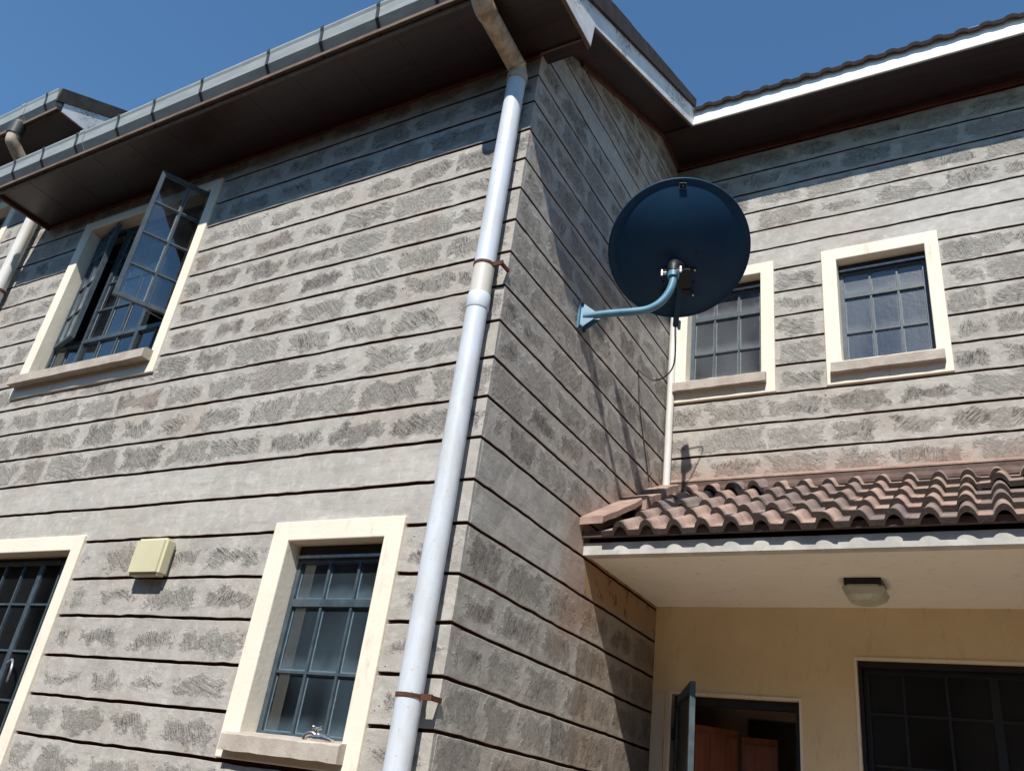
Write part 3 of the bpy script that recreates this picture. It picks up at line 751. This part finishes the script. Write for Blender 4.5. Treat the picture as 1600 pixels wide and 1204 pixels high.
bm = bmesh.new(); add_box(bm, .3, 4.9, D+.96, 20, GZ, 1.05); f = [q for q in bm.faces if abs(q.calc_center_median().y-(D+.96)) < 1e-4]; bmesh.ops.delete(bm, geom=f, context='FACES_ONLY'); link('hallway', bm, M['room'], house)
holed('hall_partition', .32, 4.88, GZ+.01, 1.0, [(2.05, 3.9, GZ, -1.6)], 14.1, 14.4, M['room'], house)
room(5.1, 15.8, D+.96, 18, -11, 1.0, house)
def wood_leaf(ax, ay, bx, by, z1):
    a = Vector((ax, ay, 0)); b = Vector((bx, by, 0)); d = (b-a).normalized(); L = (b-a).length; n = Vector((-d.y, d.x, 0))
    bm = bmesh.new()
    def lb(s0, s1, d0, d1, z0, z1):
        t = bmesh.new(); add_box(t, s0, s1, d0, d1, z0, z1); mp = {}
        for v in t.verts: q = a+d*v.co.x+n*v.co.y; mp[v] = bm.verts.new((q.x, q.y, v.co.z))
        for f in t.faces: bm.faces.new([mp[v] for v in f.verts])
        t.free()
    lb(0, L, 0, .12, GZ+.1, z1)
    k = max(2, int(L/.4))
    for i in range(k): lb(L*i/k+.05, L*(i+1)/k-.03, -.03, 0, GZ+.3, z1-.2)
    bmesh.ops.recalc_face_normals(bm, faces=bm.faces[:]); link('timber_leaf', bm, M['wood'], door)
wood_leaf(.95, 12.1, 2.0, 13.1, -2.12); wood_leaf(2.1, 13.2, 3.1, 13.4, -2.25)
# big porch window
bw = holed('window', BIGW[0]+.01, BIGW[1]-.01, BIGW[2]+.01, BIGW[3]-.01, [(BIGW[0]+.1, BIGW[1]-.1, BIGW[2]+.1, BIGW[3]-.16)], D+.12, D+.42, M['steeldark'], house, 'large dark-framed window to the right of the open door')
ladder([5.9, 6.87, 7.9, 8.98, 10.0, 11.1, 12.2, 13.5], [-9.4, -8, -6.7, -5.4, -4.1, -2.88, -1.62, -.47], D+.36, bw, M['darkglass'], thickx=(3, 5), fm=M['steeldark'])
# porch lamp
lamp = thing('ceiling_lamp', 'square bulkhead lamp with milky glass under the porch ceiling', 'lamp', (6.45, 8.35, 1.1))
lx0, lx1, ly0, ly1 = 6.02, 6.92, 8.0, 9.15
box('lamp_base', lx0+.02, lx1-.02, ly0+.05, ly1-.05, .92, 1.097, M['blackplastic'], lamp)
bm = bmesh.new()
def ring(zz, ins, cut=.16): 
    a, b, c, d = lx0+ins-.03, lx1-ins+.03, ly0+ins, ly1-ins
    return [bm.verts.new(q+(zz,)) for q in ((a+cut, c), (b-cut, c), (b, c+cut), (b, d-cut), (b-cut, d), (a+cut, d), (a, d-cut), (a, c+cut))]
rr = [ring(.918, 0), ring(.86, -.02), ring(.70, .05), ring(.60, .2)]
for A_, B_ in zip(rr, rr[1:]):
    for j in range(8): bm.faces.new((A_[j], A_[(j+1) % 8], B_[(j+1) % 8], B_[j]))
bm.faces.new(rr[0]); bm.faces.new(rr[-1][::-1]); bmesh.ops.recalc_face_normals(bm, faces=bm.faces[:]); link('diffuser', bm, M['diffuser'], lamp)

# ------------------------------------------------------------------ main roof
roof = prism('roof', [(-2.45, 13.93), (-2.45, 14.05), (24, 27.3), (24, 27.1)], FX, -23.1, 1.28, M['brown'], house)
prism('roof_deck', [(9.05, 19.57), (9.05, 19.75), (24, 27.3), (24, 27.1)], FX, 1.285, 17, M['brown'], roof)
# tiles as one undulating sheet well back; the lowest row over the recess as pieces
SL2 = math.atan(.5)
def wavy(name, x0, x1, ya, yb, z_at, step, parent):
    bm = bmesh.new(); uvc = bm.loops.layers.uv.new('cell'); nx = int((x1-x0)/(.715/8)); y = ya
    while y < yb:
        prev = None
        for i in range(nx+1):
            x = x0+i*.715/8; h = prof(x-x0)
            A_ = bm.verts.new((x, y, z_at(y)+h+.10)); B_ = bm.verts.new((x, y+step, z_at(y+step)+h)); C_ = bm.verts.new((x, y, z_at(y)+h-.03))
            if prev:
                f = bm.faces.new((prev[0], A_, B_, prev[1])); 
                for lp, u in zip(f.loops, (0, 0, 1, 1)): lp[uvc].uv = (0, u)
                f = bm.faces.new((prev[2], C_, A_, prev[0]))
                for lp in f.loops: lp[uvc].uv = (0, -.1)
            prev = (A_, B_, C_)
        y += step
    link(name, bm, M['dtile'], parent, kind='stuff')
wavy('roof_covering', -23.1, 1.3, -2.42, 16, lambda y: 15.30+.5*y, 1.35, roof)
wavy('roof_covering', 1.45, 16.5, 9.95, 16, lambda y: 15.44+.5*y, 1.35, roof)
for c_ in range(10):
    put_tile(tm2, 1.42+c_*TW, 8.78, 19.56+rt.uniform(-.02, .02), roof, SL2, .06, rt.uniform(-.01, .01), 0)
# fascia and soffits over the recess
box('fascia_board', 1.30, 17, 8.94, 9.04, 19.0, 19.86, M['whitef'], roof)
box('fascia_edge', 1.30, 17, 8.93, 9.0, 18.955, 18.998, M['beam'], roof)
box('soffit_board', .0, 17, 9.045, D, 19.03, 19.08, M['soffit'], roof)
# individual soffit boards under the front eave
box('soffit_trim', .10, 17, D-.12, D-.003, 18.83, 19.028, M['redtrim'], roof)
# sloping soffit beside the return wall
YB = lambda y: 14.75+.478*y
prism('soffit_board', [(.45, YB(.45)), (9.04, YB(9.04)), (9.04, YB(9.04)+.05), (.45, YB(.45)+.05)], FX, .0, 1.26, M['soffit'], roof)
bar('soffit_trim', (.06, 2.2, YB(2.2)-.07), (.06, 9.06, YB(9.06)-.07), .12, .14, M['redtrim'], roof)
bar('soffit_trim', (.06, 9.06, YB(9.06)-.07), (.06, D-.12, 18.95), .12, .14, M['redtrim'], roof)
# bargeboard, its end piece and the dark verge above
prism('bargeboard', [(.38, YB(.38)-.09), (8.93, YB(8.93)-.09), (8.93, 19.84), (-2.3, 14.22), (-2.3, 14.0)], FX, 1.262, 1.34, M['white'], roof, 'peeling white sloping board')
prism('board_end', [(-2.3, 13.83), (.26, 13.83), (.38, 14.86), (-2.3, 14.21)], FX, 1.345, 1.40, M['white'], roof, 'pointed end piece with peeling paint')
prism('board_edge', [(.42, YB(.42)-.15), (8.93, YB(8.93)-.15), (8.93, YB(8.93)-.095), (.42, YB(.42)-.095)], FX, 1.255, 1.345, M['brown'], roof)
prism('board_edge', [(-2.3, 13.78), (.25, 13.78), (.25, 13.826), (-2.3, 13.826)], FX, 1.30, 1.405, M['brown'], roof)
ys = [-2.5+i*1.28 for i in range(10)]; ys[-1] = 8.9
for a, b in zip(ys, ys[1:]):
    j = rt.uniform(-.02, .02)
    prism('verge_tile', [(a, 15.38+.5*a), (b-.008, 15.38+.5*b), (b-.008, 16.18+.455*b+j), (a, 16.18+.455*a+j)], FX, 1.30, 1.44, M['verge'], roof)
# front eave: soffit, fascia, gable-end closing boards
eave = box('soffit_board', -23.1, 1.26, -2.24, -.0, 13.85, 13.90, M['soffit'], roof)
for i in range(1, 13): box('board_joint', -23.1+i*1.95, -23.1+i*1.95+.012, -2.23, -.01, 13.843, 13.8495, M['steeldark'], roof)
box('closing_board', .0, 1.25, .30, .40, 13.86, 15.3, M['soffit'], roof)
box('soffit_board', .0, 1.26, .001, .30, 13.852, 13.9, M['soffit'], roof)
box('soffit_trim', -22.9, .02, -.115, -.003, 13.70, 13.848, M['redtrim'], roof)
bar('soffit_trim', (.0, -.06, 13.81), (1.255, -.06, 13.81), .06, .06, M['brown'], roof)
box('fascia_board', -23.1, 1.26, -2.31, -2.245, 13.79, 14.62, M['brown'], roof)
box('end_board', -23.22, -23.105, -2.31, -.004, 13.72, 14.9, M['redtrim'], roof)
prism('end_board', [(-2.3, 14.9), (-.0, 14.9), (-.0, 15.6), (-2.3, 14.95)], FX, -23.2, -23.105, M['redtrim'], roof)

# gutters
GP = [(-2.315, 14.55), (-2.315, 13.98), (-2.61, 14.34), (-2.655, 14.70), (-2.70, 14.80), (-2.70, 14.86), (-2.62, 14.86), (-2.60, 14.72), (-2.55, 14.36), (-2.355, 14.06), (-2.355, 14.55)]
def gutter(x0, x1, dz, clips, unions, parent, lab):
    def FG(a, b, t): return (t, a, b+dz)
    g_ = prism('gutter', GP, FG, x0, x1, M['gutter'], parent, lab)
    off = [(-2.315, 13.955), (-2.635, 14.315), (-2.68, 14.70), (-2.725, 14.79), (-2.725, 14.885), (-2.60, 14.885), (-2.60, 14.863), (-2.703, 14.863), (-2.703, 14.80), (-2.657, 14.70), (-2.612, 14.338), (-2.315, 13.978)]
    for c in clips: prism('clip', off, FG, c-.055, c+.055, M['clip'], g_)
    for c in unions: prism('union', off, FG, c-.14, c+.14, M['gutter'], g_)
    for e in (x0, x1): prism('end_cap', GP[1:6]+[(-2.315, 14.86)], FG, e-.02 if e == x0 else e+.001, e-.001 if e == x0 else e+.02, M['gutter'], g_)
    return g_
gutter(-23.3, 1.28, 0, [-21.99, -20.12, -18.04, -15.66, -13.75, -11.37, -8.37, -6.16, -4.03, -2.0, .1], [-17.75], house, 'long grey box gutter with dark clips')
gutter(-48, -21.5, 3.72, [-22.26, -26.1, -28.2], [-23.9], neigh, 'short end of the neighbour\'s grey gutter')

# ------------------------------------------------------------------ downpipes
px, py, pr_ = -.44, -.36, .255
dp = tube('downpipe', [(px, py, GZ), (px, py, 5.1)], pr_, M['pipe'], house, 28, 'white downpipe near the corner, yellowed swan-neck at top')
tube('pipe_collar', [(px, py, 5.12), (px, py, 5.16), (px, py, 5.50), (px, py, 5.54)], [.262, .276, .276, .258], M['pipe'], dp, 28)
tube('pipe_section', [(px, py, 5.5), (px, py, 6.36)], .257, M['pipecream'], dp, 28)
tube('pipe_section', [(px, py, 6.36), (px, py, 12.62)], pr_+.002, M['pipe'], dp, 28)
neck = smooth_path([(px, py, 12.55), (px, py, 12.8), (px, -.46, 13.0), (px-.02, -.75, 13.13), (px-.1, -1.9, 13.44), (px-.12, -2.25, 13.56), (px-.12, -2.42, 13.80), (px-.12, -2.45, 14.1)], 6)
tube('swan_neck', neck, [.29 if (i < 7 or 12 < i < 15 or 24 < i < 40) else .262 for i in range(len(neck))], M['pipeold'], dp, 28)
for zz in (-3.48, 6.38):
    tube('clamp', [(px, py, zz-.035), (px, py, zz+.035)], .275, M['rust'], dp, 28, 'rusty pipe clamp')
    b_ = bmesh.new(); add_box(b_, px+.26, px+.52, py-.03, py+.02, zz-.06, zz+.05); add_box(b_, px+.44, px+.50, py+.02, -.005, zz-.05, zz+.04)
    link('clamp_arm', b_, M['rust'], dp)
ndp = tube('downpipe', [(-24.1, -.36, GZ), (-24.1, -.36, 14.9)], .25, M['waste'], neigh, 20, 'pale downpipe of the neighbouring house')
tube('swan_neck', smooth_path([(-24.1, -.36, 14.8), (-24.1, -.42, 15.3), (-24.1, -.8, 15.6), (-24.1, -2.2, 16.7), (-24.1, -2.42, 17.0), (-24.1, -2.45, 17.8)], 5), .262, M['pipeold'], ndp, 20)
tube('pipe_collar', [(-24.1, -2.45, 17.15), (-24.1, -2.45, 17.75)], .3, M['clip'], ndp, 20)
tube('clamp', [(-24.1, -.36, 10.6), (-24.1, -.36, 10.72)], .29, M['rust'], ndp, 20)
tube('waste_pipe', smooth_path([(.20, D-.17, 5.0), (.20, D-.17, 9), (.20, D-.17, 13.9), (.20, D-.12, 14.2), (.20, D+.15, 14.35)], 4), .125, M['waste'], house, 16, 'slim white pipe in the inner corner')

# neighbour roof
nroof = prism('roof', [(-2.45, 17.65), (-2.45, 17.8), (22, 29.9), (22, 29.7)], FX, -48, -21.45, M['brown'], neigh)
box('soffit_board', -48, -21.48, -2.24, -.0, 17.70, 17.76, M['soffit'], nroof)
box('fascia_board', -48, -21.48, -2.31, -2.245, 17.64, 18.3, M['brown'], nroof)
prism('bargeboard', [(-2.24, 17.66), (0, 17.66), (.4, 18.6), (12, 24.1), (12, 24.9), (-2.3, 18.1)], FX, -21.475, -21.40, M['white'], nroof)
nys = [-2.6+i*1.28 for i in range(12)]
for a, b in zip(nys, nys[1:]): prism('verge_tile', [(a, 19.22+.5*a), (b-.01, 19.22+.5*b), (b-.01, 19.85+.48*b), (a, 19.85+.48*a)], FX, -21.52, -21.36, M['verge'], nroof)
wavy('roof_covering', -48, -21.5, -2.42, 10, lambda y: 19.05+.5*y, 1.35, nroof)

# ------------------------------------------------------------------ siren box
sb = thing('siren_box', 'yellowed square plastic box on the stone wall left of the tall window', 'alarm box', (-9.3, 0, -.55))
bm = bmesh.new(); add_box(bm, -9.98, -8.78, -.40, -.05, -1.06, -.10)
bmesh.ops.bevel(bm, geom=bm.edges[:], offset=.07, segments=3, affect='EDGES'); link('cover', bm, M['box'], sb, smooth=True).data.set_sharp_from_angle(angle=math.radians(50))
box('back_plate', -9.88, -8.88, -.052, .0, -1.0, -.16, M['box'], sb)
# tap on the sill
tap = thing('chrome_tap', 'chrome tap lying on the sill of the tall window beside the downpipe', 'tap', (-3.0, .0, -4.36))
tz = -4.36
TP = lambda x, y, z: (-2.72+x*.72, -.13+y*.72, tz+z*.72)
tube('tap_body', [TP(0, 0, .0), TP(.33, -.04, .02), TP(.70, -.08, -.05)], [.08, .09, .04], M['chrome'], tap, 12)
tube('spout', smooth_path([TP(.05, 0, .03), TP(-.12, -.03, .11), TP(-.30, -.06, .05), TP(-.34, -.06, -.07)], 4), .05, M['chrome'], tap, 10)
tube('stem', [TP(.05, 0, .03), TP(.03, -.02, .24)], .04, M['chrome'], tap, 10)
tube('handle', [TP(-.12, -.04, .27), TP(.03, -.02, .23), TP(.18, 0, .28)], [.04, .028, .04], M['chrome'], tap, 10)
tube('handle', [TP(.0, -.13, .24), TP(.05, .1, .25)], .028, M['chrome'], tap, 10)

# ------------------------------------------------------------------ satellite dish
dish = thing('satellite_dish', 'dark blue satellite dish on a light blue pole fixed to the side wall', 'satellite dish', (0, 3.95, 7.5))
C0 = Vector((2.5, 4.9, 9.9)); nrm = Vector((-.36, .57, .74)).normalized(); rad = 1.98
right = nrm.cross(Vector((0, 0, 1))).normalized(); upv = right.cross(nrm).normalized()
right, upv = right*math.cos(.13)+upv*math.sin(.13), upv*math.cos(.13)-right*math.sin(.13)
def DP(a, b, c): return C0+right*a+upv*b+nrm*c
bm = bmesh.new(); NS = 72; NRg = 12; depth = .42
front = []; back = []
for j in range(NRg+1):
    f = j/NRg; r_ = rad*f
    d = -depth*(1-f*f)
    front.append([bm.verts.new(DP(r_*math.cos(2*math.pi*i/NS), r_*math.sin(2*math.pi*i/NS)*1.0, d+.02)) for i in range(NS)] if j else [bm.verts.new(DP(0, 0, d+.02))])
    back.append([bm.verts.new(DP(r_*math.cos(2*math.pi*i/NS), r_*math.sin(2*math.pi*i/NS)*1.0, d-.012)) for i in range(NS)] if j else [bm.verts.new(DP(0, 0, d-.012))])
for L_ in (front, back):
    for i in range(NS): bm.faces.new((L_[0][0], L_[1][i], L_[1][(i+1) % NS]))
    for j in range(1, NRg):
        for i in range(NS): bm.faces.new((L_[j][i], L_[j+1][i], L_[j+1][(i+1) % NS], L_[j][(i+1) % NS]))
# rolled rim
prevr = (front[-1], back[-1]); rimp = [(.05, -.05), (.075, .02), (.05, .09), (.0, .08)]
last = back[-1]
for a, b in rimp:
    cur = [bm.verts.new(DP((rad+a)*math.cos(2*math.pi*i/NS), (rad+a)*math.sin(2*math.pi*i/NS), b)) for i in range(NS)]
    for i in range(NS): bm.faces.new((last[i], cur[i], cur[(i+1) % NS], last[(i+1) % NS]))
    last = cur
for i in range(NS): bm.faces.new((last[i], front[-1][i], front[-1][(i+1) % NS], last[(i+1) % NS]))
bmesh.ops.recalc_face_normals(bm, faces=bm.faces[:]); link('reflector', bm, M['dish'], dish, smooth=True)
def dbox(name, a0, a1, b0, b1, c0, c1, mat):
    bm = bmesh.new(); add_box(bm, a0, a1, b0, b1, c0, c1)
    for v in bm.verts: v.co = DP(*v.co)
    bmesh.ops.recalc_face_normals(bm, faces=bm.faces[:]); return link(name, bm, mat, dish)
# sticker outline on the back near the top edge
bzz = lambda b: -depth*(1-(b/rad)**2)-.03
st = bmesh.new()
for a0, a1, b0, b1 in ((-.10, .10, 1.93, 1.945), (-.10, .10, 1.775, 1.79), (-.10, -.085, 1.79, 1.93), (.085, .10, 1.79, 1.93), (-.03, .03, 1.83, 1.89)): add_box(st, a0-.03, a1-.03, b0-.03, b1-.03, -.135, -.02)
for v in st.verts: v.co = DP(*v.co)
bmesh.ops.recalc_face_normals(st, faces=st.faces[:]); link('sticker', st, M['sticker'], dish)
# back bracket with ears
bc = -.55
dbox('bracket', -.26, .26, bc-.42, bc+.12, -.72, -.40, M['blackplastic'])
for sx in (-1, 1):
    for b_ in (bc+.05, bc-.68):
        bm = bmesh.new(); add_bar(bm, DP(sx*.1, b_+(.0 if b_ > bc else .1), -.46), DP(sx*.48, b_, -.40), .12, .06, nrm); link('bracket_ear', bm, M['blackplastic'], dish)
        tube('bolt', [DP(sx*.42, b_, -.50), DP(sx*.42, b_, -.40)], .03, M['bracket'], dish, 8)
for i in range(4):
    a_ = math.pi/4+i*math.pi/2; rr_ = .62; q_ = DP(rr_*math.cos(a_), rr_*math.sin(a_)-.45, -depth*(1-(rr_/rad)**2)-.02)
    tube('bolt', [q_-nrm*.05, q_+nrm*.05], .035, M['blackplastic'], dish, 8)
# pole
PT = smooth_path([(.10, 3.97, 7.48), (.79, 4.11, 7.54), (1.68, 4.29, 7.57), (2.02, 4.35, 7.66), (2.27, 4.40, 7.86), (2.45, 4.44, 8.17), (2.53, 4.46, 8.50), (2.53, 4.46, 8.85)], 5)
tube('pole', PT, .108, M['pole'], dish, 18)
tube('pole_clamp', [(2.53, 4.46, 8.62), (2.53, 4.46, 8.78)], .165, M['pole'], dish, 18)
tube('bracket_arm', smooth_path([(2.53, 4.46, 8.80), (2.53, 4.48, 9.0), (2.51, 4.62, 9.15), DP(0, bc+.1, -.40)], 4), .17, M['blackplastic'], dish, 16)
for sx in (-1, 1):
    tube('bolt', [(2.53+sx*.15, 4.32, 8.70), (2.53+sx*.30, 4.28, 8.70)], .05, M['bracket'], dish, 8)
    tube('bolt', [(2.53+sx*.27, 4.28, 8.62), (2.53+sx*.27, 4.28, 8.80)], .04, M['bracket'], dish, 8)
# wall plate with gussets
box('wall_plate', .002, .06, 3.78, 4.18, 7.02, 7.95, M['pole'], dish, bev=.01)
for yy in (3.86, 4.08):
    prism('gusset', [(.06, 7.06), (.06, 7.92), (.48, 7.58), (.48, 7.44)], lambda a, b, t: (a, t+(a*.32), b), yy, yy+.03, M['pole'], dish)
for zz in (7.1, 7.87):
    for yy in (3.84, 4.12): tube('bolt', [(.06, yy, zz), (.13, yy, zz)], .045, M['rust'], dish, 6)
# feed arm and low-noise block
fa = bmesh.new(); add_bar(fa, DP(.0, bc-.3, -.58), DP(.0, -2.2, -.34), .15, .14, nrm); add_bar(fa, DP(.0, -2.18, -.38), DP(.36, -1.05, 2.05), .12, .14, upv)
bmesh.ops.recalc_face_normals(fa, faces=fa.faces[:]); link('feed_arm', fa, M['dish'], dish)
dbox('feed_arm_cap', .07, .14, -2.30, -2.05, -.44, -.28, M['pole'])
tube('feed_horn', [DP(.42, -1.0, 2.35), DP(.40, -.85, 2.15), DP(.36, -.6, 1.85)], [.14, .14, .19], M['blackplastic'], dish, 14)
tube('feed_arm_clamp', [DP(.36, -1.05, 2.05), DP(.40, -.85, 2.18)], .07, M['blackplastic'], dish, 10)
tube('feed_cable', smooth_path([DP(.40, -1.0, 2.3), DP(.95, -.75, 2.1), DP(.7, -1.15, 1.7), DP(.22, -1.55, 1.2)], 6), .022, M['cable'], dish, 6)
cb = thing('dish_cable', 'thin dark cable hanging from the dish and down the side wall', 'cable', (0.1, 10, 4.8))
tube('cable', smooth_path([DP(.0, -2.2, -.3), (2.0, 6.2, 6.8), (1.0, 7.4, 7.1), (.04, 8.25, 8.05), (.03, 8.35, 7.9), (.03, 8.55, 7.0), (.03, 9.3, 5.6), (.04, 9.75, 4.75)], 8), .022, M['cable'], cb, 6)

# ------------------------------------------------------------------ house across the yard (seen only as a reflection in the panes)
opp = thing('opposite_house', 'two-storey house behind the viewer, seen only as a dark reflection in the panes', 'house', (0, -45, GZ))
holed('front_wall', -260, 75, GZ, 14, [], -45, -44, M['oppwall'], opp)
box('back_wall', -260, 75, -55, -54, GZ, 14, M['room'], opp)
box('soffit_board', -260, 76, -54, -41.8, 14.0, 14.1, M['soffit'], opp)
box('fascia_board', -260, 76, -41.8, -41.6, 13.8, 14.9, M['redtrim'], opp)
prism('roof', [(-41.5, 14.7), (-41.5, 15.0), (-55, 21.7), (-55, 21.4)], FX, -260, 76, M['dtile'], opp)
